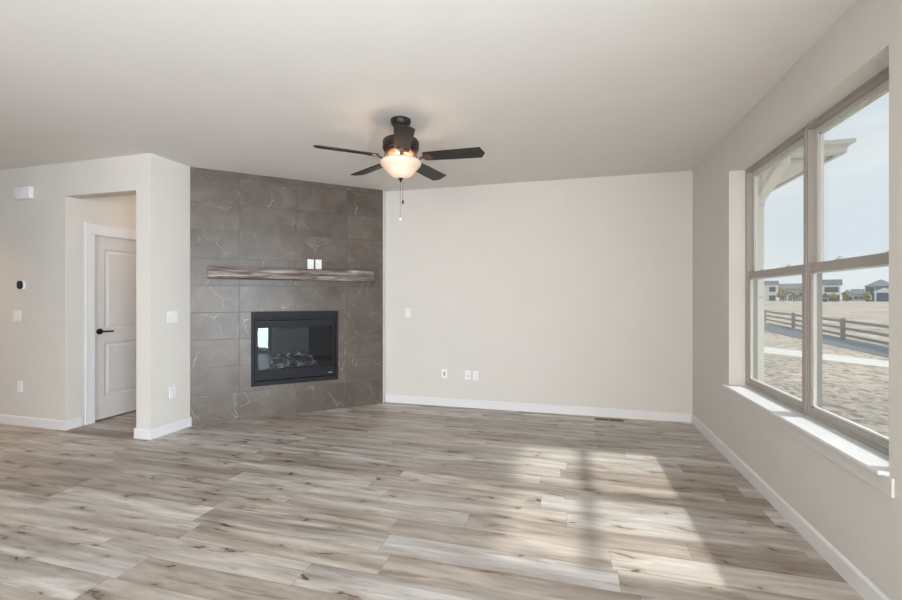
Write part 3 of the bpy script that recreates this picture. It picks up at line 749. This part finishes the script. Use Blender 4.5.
# recessed downlight over the left wall (outside the frame), lights the wall warmly
dl = empty('recessed_downlight', (-6.75, 2.8, CH)); tag(dl, 'recessed warm ceiling downlight left of the picture', 'ceiling light')
MB().lathe([(.062, 0), (.085, 0), (.085, -.006), (.060, -.006), (.062, 0)], 32).build('trim_ring', M['plate'], dl)
sp = bpy.data.lights.new('downlight_bulb', 'SPOT'); sp.energy = 75; sp.color = (1.0, .58, .30); sp.spot_size = R(120); sp.spot_blend = .8; sp.shadow_soft_size = .05
o = bpy.data.objects.new('downlight_bulb', sp); COL.objects.link(o); o.location = (0, 0, -.02); o.parent = dl
# small ceiling lamp inside the passage
pdl = empty('passage_downlight', (-4.5, 4.5, CH)); tag(pdl, 'ceiling light inside the passage, hidden above the opening', 'ceiling light')
MB().lathe([(0, 0), (.09, 0), (.09, -.006), (.0, -.006)], 32).build('trim_ring', M['plate'], pdl)
sp = bpy.data.lights.new('passage_bulb', 'POINT'); sp.energy = 6; sp.color = (1.0, .72, .48); sp.shadow_soft_size = .06
o = bpy.data.objects.new('passage_bulb', sp); COL.objects.link(o); o.location = (0, 0, -.10); o.parent = pdl

# ------------------------------------------------------------------ outside
def gz(x, y):
    r = math.hypot(x, y)
    z = GZ + (0 if r < 48 else min(1.0, (r - 48) / 92) * 1.0)
    return z
bm = bmesh.new(); radii = [3, 6, 8, 10, 12, 15, 19, 24, 30, 38, 48, 60, 78, 100, 140, 200, 400]; SEG = 96
cen = bm.verts.new((0, 0, GZ)); prev = None
for r in radii:
    ring = []
    for k in range(SEG):
        a = 2 * PI * k / SEG; x, y = r * math.cos(a), r * math.sin(a)
        zz = gz(x, y) + (noise.noise(Vector((x * .15, y * .15, 0))) * .05 if r > 28 else 0)
        ring.append(bm.verts.new((x, y, zz)))
    for k in range(SEG):
        j = (k + 1) % SEG
        bm.faces.new((cen, ring[k], ring[j]) if prev is None else (prev[k], ring[k], ring[j], prev[j]))
    prev = ring
mm = MB(); mm.bm.free(); mm.bm = bm
g = mm.build('ground', M['dirt'], smooth=True); tag(g, 'bare brown dirt yard and field outside the window', 'ground', kind='structure')

def ray(px, py):
    u = (px - 451) / 435.0; v = (298 - py) / 435.0
    c, s = math.cos(YAW), math.sin(YAW)
    return Vector((u * c - s, u * s + c, v))
def onground(px, py, z=GZ):
    d = ray(px, py); t = (z - H_CAM) / d.z; return Vector((d.x * t, d.y * t, z))
def strip(name, top, bot, mat, lift, th, ext=25):
    a0, a1 = onground(*top[0]), onground(*top[1]); b0, b1 = onground(*bot[0]), onground(*bot[1])
    da, db = (a1 - a0).normalized(), (b1 - b0).normalized()
    pts = [a0 - da * ext, a1 + da * ext, b1 + db * ext, b0 - db * ext]
    m = MB(); m.prism([(p.x, p.y) for p in pts], GZ - .05, GZ + lift); return m.build(name, mat)
sw_ = strip('sidewalk', ((767, 347.6), (889, 361.3)), ((767, 353.3), (889, 367.8)), M['concrete'], .01, .05, 12)
tag(sw_, 'pale concrete path crossing the dirt yard', 'path', kind='structure')
ro = strip('asphalt_road', ((767, 323.2), (889, 347)), ((767, 331.5), (889, 358)), M['asphalt'], .012, .05, 14)
tag(ro, 'blue-grey asphalt strip in front of the rail fence', 'road', kind='structure')

# three-rail fence
pa, pb = onground(842.7, 339.0), onground(793.3, 328.0)
fd = (pb - pa); span = 2.9; fdn = fd.normalized(); ln = fd.length
nsp = max(1, round(ln / 6)); 
fence = empty('rail_fence', (pa.x, pa.y, GZ), math.atan2(fdn.y, fdn.x)); tag(fence, 'brown three-rail wooden fence along the grey road', 'fence')
FHH = 1.02
def fence_z(s):
    p = pa + fdn * s; return gz(p.x, p.y) - GZ
sp_ = [-2, -1, 0, 1, 2, 3]
SP = ln
pm = None
for i in sp_:
    z_ = fence_z(i * SP)
    m = MB(); m.box(-.09, -.09, -.15, .09, .09, FHH + .05, .01)
    m.build('post', M['fencewood'], fence, loc=(i * SP, 0, z_))
for i in sp_[:-1]:
    za, zb2 = fence_z(i * SP), fence_z((i + 1) * SP)
    for hz in (.16, .50, .86):
        m = MB(); m.sweep_rect([(i * SP, -.09, za + hz + .05), ((i + 1) * SP, -.09, zb2 + hz + .05)], .14, .05, (0, 0, 1)); m.build('rail', M['fencewood'], fence)

# houses
def hm(name, col): 
    if name not in M: M[name] = simple(name, col, .8, var=.05, scale=.6)
    return M[name]
winm = simple('house_window_glass', (.12, .15, .18), .2)
white = simple('house_trim_white', (.82, .83, .84), .6)
def house(px0, px1, d, yeave, yridge, wallm, roofm, label, roof='gable', wins=(), base=302.0, depth=9, porch=None, over=.5):
    """front facade spans px0..px1 at distance d (camera depth), wall top and ridge given by picture rows"""
    c0, c1 = ray(px0, 298), ray(px1, 298)
    dm = d * ray((px0 + px1) / 2, 298).length
    p0, p1 = c0.normalized() * dm, c1.normalized() * dm
    mid = (p0 + p1) / 2; wv = (p1 - p0); W_ = wv.length; ang = math.atan2(wv.y, wv.x)
    zof = lambda y: H_CAM + (298 - y) / 435.0 * d
    zb0 = zof(base); h_ = zof(yeave) - zb0; hr = zof(yridge) - zof(yeave)
    root = empty('house', (mid.x, mid.y, zb0), ang); tag(root, label, 'house', 'houses beyond the field')
    a = W_ / 2
    MB().box(-a, 0, -1.5, a, depth, h_).build('wall', wallm, root)
    m = MB(); e = over
    if roof == 'hip':
        m2 = m.bm; vs = [m2.verts.new(p) for p in ((-a - e, -e, h_), (a + e, -e, h_), (a + e, depth + e, h_), (-a - e, depth + e, h_))]
        ins = min(a, depth / 2) * .95
        t0_, t1_ = m2.verts.new((-a + ins, depth / 2, h_ + hr)), m2.verts.new((a - ins + .01, depth / 2, h_ + hr))
        m2.faces.new(vs[::-1]); m2.faces.new((vs[0], vs[1], t1_, t0_)); m2.faces.new((vs[1], vs[2], t1_)); m2.faces.new((vs[2], vs[3], t0_, t1_)); m2.faces.new((vs[3], vs[0], t0_))
    elif roof == 'gable':      # ridge parallel to the facade
        m.prism([(-e, h_), (depth + e, h_), (depth / 2, h_ + hr)], -a - e, a + e, 'x')
    else:                       # gable facing the viewer
        m.prism([(-a - e, h_), (a + e, h_), (0, h_ + hr)], -e, depth + e, 'y')
    m.build('roof', roofm, root)
    for (u, v, ww, hh) in wins:
        cx = -a + u * W_; cz = v * h_
        f = MB(); f.box(cx - ww / 2 - .12, -.08, cz - hh / 2 - .12, cx + ww / 2 + .12, 0, cz + hh / 2 + .12); fo = f.build('window', white, root)
        MB().box(cx - ww / 2, -.12, cz - hh / 2, cx + ww / 2, -.08, cz + hh / 2).build('pane', winm, fo)
    if porch:
        u0, u1, ph, pr = porch
        x0, x1 = -a + u0 * W_, -a + u1 * W_
        f = MB(); f.prism([(x0 - .3, ph), (x1 + .3, ph), (x1 + .3, ph + .25), ((x0 + x1) / 2, ph + pr), (x0 - .3, ph + .25)], -2.6, 0, 'y')
        f.build('porch_roof', white, root)
        for x in (x0, x1 - .3): MB().box(x, -2.5, -1, x + .4, -2.1, ph).build('porch_post', white, root)
    return root
rg, rb_, rd = M['grey_roof'], simple('brown_shingles', (.19, .16, .15), .9, var=.3, scale=2), simple('dark_grey_shingles', (.13, .14, .16), .9, var=.3, scale=2)
whs = simple('white_siding', (.78, .80, .82), .8, var=.04, scale=.5); bls = simple('slate_blue_siding', (.22, .29, .42), .8, var=.08, scale=.5)
grs = simple('grey_siding', (.36, .40, .42), .8, var=.08, scale=.5); bgs = simple('beige_siding', (.48, .42, .36), .8, var=.08, scale=.5)
house(756, 777, 150, 284.5, 280.5, whs, rd, 'white two-storey house with dark roof at the far left of the view', 'gable', [(.78, .72, 1.8, 1.6), (.78, .25, 1.8, 1.8)], 302.5)
house(779, 808, 165, 289, 283.3, grs, rg, 'long low grey house with grey roof seen through the left window', 'gable', [(.12, .55, 2.0, 1.4), (.62, .55, 2.4, 1.6), (.85, .55, 1.6, 1.6)], 301.5, porch=(.28, .50, 2.6, 1.5))
house(813, 840.5, 140, 285, 279.2, whs, rd, 'white two-storey house with dark roof beside the window mullion', 'gable', [(.68, .72, 3.4, 1.7), (.70, .22, 3.6, 2.2)], 302)
house(822, 828.5, 125, 297.5, 292.8, bgs, rb_, 'brown gabled garage in front of the white house', 'front', [(.5, .4, 1.2, 1.0)], 302, depth=6)
house(842, 853, 165, 294.5, 289.5, bgs, rb_, 'small beige house with brown roof right of the white house', 'hip', [(.35, .45, 1.4, 1.4), (.75, .45, 1.4, 1.4)], 301.5)
house(852, 866, 185, 294, 288.8, grs, rg, 'grey-green low house left of the blue house', 'gable', [(.3, .5, 1.6, 1.3), (.7, .5, 1.6, 1.3)], 301.5)
house(866, 896, 135, 286, 279, bls, rg, 'slate blue two-storey house with grey hipped roof and white porch', 'hip', [(.13, .72, 2.0, 2.2), (.13, .28, 2.0, 2.2), (.92, .70, 2.0, 2.2)], 302, depth=11, porch=(.30, .95, 2.9, 1.5))
# bare shrubs before the houses
def shrub(px, d, hgt, label, seed):
    p = ray(px, 298) * d; z = gz(p.x, p.y); rr = random.Random(seed)
    root = empty('shrub', (p.x, p.y, z)); tag(root, label, 'shrub', 'shrubs in front of the far houses')
    m = MB(); m.tube([(0, 0, -.3), (.05, 0, hgt * .5)], [.12, .07], 6)
    for k in range(9):
        a = rr.uniform(0, 2 * PI); m.tube([(0, 0, hgt * rr.uniform(.15, .45)), (math.cos(a) * hgt * .22, math.sin(a) * hgt * .22, hgt * rr.uniform(.6, .95))], [.05, .02], 5)
    m.build('stem', simple('bare_bark', (.20, .15, .12), .9), root)
    m = MB()
    for k in range(14):
        a = rr.uniform(0, 2 * PI); q = rr.uniform(0, .28) * hgt; s_ = rr.uniform(.10, .2) * hgt
        blob(m, (math.cos(a) * q, math.sin(a) * q, hgt * rr.uniform(.35, .9)), (s_, s_, s_), k + seed, 2, .8)
    m.build('foliage', simple('dry_olive_foliage', (.30, .29, .18), .95, var=.4, scale=2), root, smooth=True)
for i, (px, d, hh, lb) in enumerate([(783, 120, 3.6, 'tall dry shrub before the grey house in the left window'), (793.5, 125, 3.2, 'rounder dry shrub just left of the window mullion'),
                                     (833, 120, 2.4, 'low shrub before the white house'), (846, 125, 2.8, 'dry shrub before the beige house'),
                                     (867, 118, 2.8, 'olive shrub at the left corner of the blue house')]):
    shrub(px, d, hh, lb, i + 1)

# ------------------------------------------------------------------ own eave and the projecting wing with gutter and downspout
ev = empty('roof_eave', (XRO, 0, 2.73)); tag(ev, 'white soffit and gutter of the house above the window', 'eave', kind='structure')
m = MB(); m.box(.002, -6, 0, .46, 4.75, .02); m.build('soffit', M['gutter'], ev)
MB().box(.44, -6, -.02, .46, 4.75, .16).build('fascia', M['gutter'], ev)
GP = [(0, 0), (.055, 0), (.070, .020), (.068, .050), (.085, .075), (.105, .085), (.112, .120), (0, .120)]
m = MB(); m.prism([(.46 + a * .45, .0 + b) for a, b in GP], -6, 4.80, 'y'); m.build('gutter', M['gutter'], ev)
wing = empty('house_wing', (XRO, 5.15, GZ)); tag(wing, 'cream projecting wing of the house beyond the left window edge', 'house wing', kind='structure')
WX = 1.90 - XRO
MB().box(.002, .0, 0, WX, 4.0, 2.73 - GZ).build('wall', M['siding'], wing)
EX, EY = .93, -.22     # eave corner relative to wing root (x out, y toward camera)
zt_ = 2.70 - GZ
m = MB(); m.box(.002, EY, zt_, EX, 4.2, zt_ + .02); m.build('soffit', M['gutter'], wing)
m = MB(); m.box(.002, EY, zt_, EX, EY + .02, zt_ + .12); m.box(EX - .02, EY, zt_, EX, 4.2, zt_ + .12); m.build('fascia', M['gutter'], wing)
# ogee gutter mitred round the corner
def og(s):   # (offset outwards, height)
    return [(0, 0), (.055, 0), (.068, .018), (.066, .048), (.085, .070), (.108, .082), (.116, .12), (0, .12)]
m = MB(); prof_ = og(1); secs = []
for kind_ in (0, 1, 2):
    ring = []
    for a, b in prof_:
        if kind_ == 0: p = (.002, EY - a, zt_ + b)
        elif kind_ == 1: p = (EX + a, EY - a, zt_ + b)
        else: p = (EX + a, 4.2, zt_ + b)
        ring.append(m.bm.verts.new(p))
    secs.append(ring)
for a, b in zip(secs, secs[1:]):
    for k in range(len(prof_)): m.bm.faces.new((a[k], a[(k + 1) % len(prof_)], b[(k + 1) % len(prof_)], b[k]))
m.bm.faces.new(secs[0][::-1]); m.bm.faces.new(secs[-1]); m.build('gutter', M['gutter'], wing)
# low roof slope behind the gutter
m = MB(); q = m.bm
vs = [q.verts.new(p) for p in ((.002, EY - .03, zt_ + .135), (EX + .03, EY - .03, zt_ + .135), (EX + .03, 4.2, zt_ + .135), (.002, 4.2, zt_ + .135), (.002, EY + .6, zt_ + .25), (EX - .6, EY + .6, zt_ + .25), (EX - .6, 4.2, zt_ + .25), (.002, 4.19, zt_ + .25))]
for f in ((0, 1, 5, 4), (1, 2, 6, 5), (4, 5, 6, 7), (0, 3, 2, 1)): q.faces.new([vs[i] for i in f])
m.build('roof', M['grey_roof'], wing)
# downspout with elbow
ds = MB()
ds.sweep_rect([(WX - .045, -.045, .0), (WX - .045, -.045, 2.30 - GZ), (WX - .035, -.06, 2.36 - GZ), (WX + .06, -.22, 2.60 - GZ), (WX + .09, -.27, 2.66 - GZ), (WX + .09, -.275, zt_ + .01)], .085, .065, (1, 0, 0))
ds.build('downspout', M['siding'], wing)
m = MB()
for zz in (1.35, 2.28): m.box(WX - .092, -.082, zz - GZ, WX + .002, 0, zz - GZ + .03)
m.build('downspout_band', M['gutter'], wing)
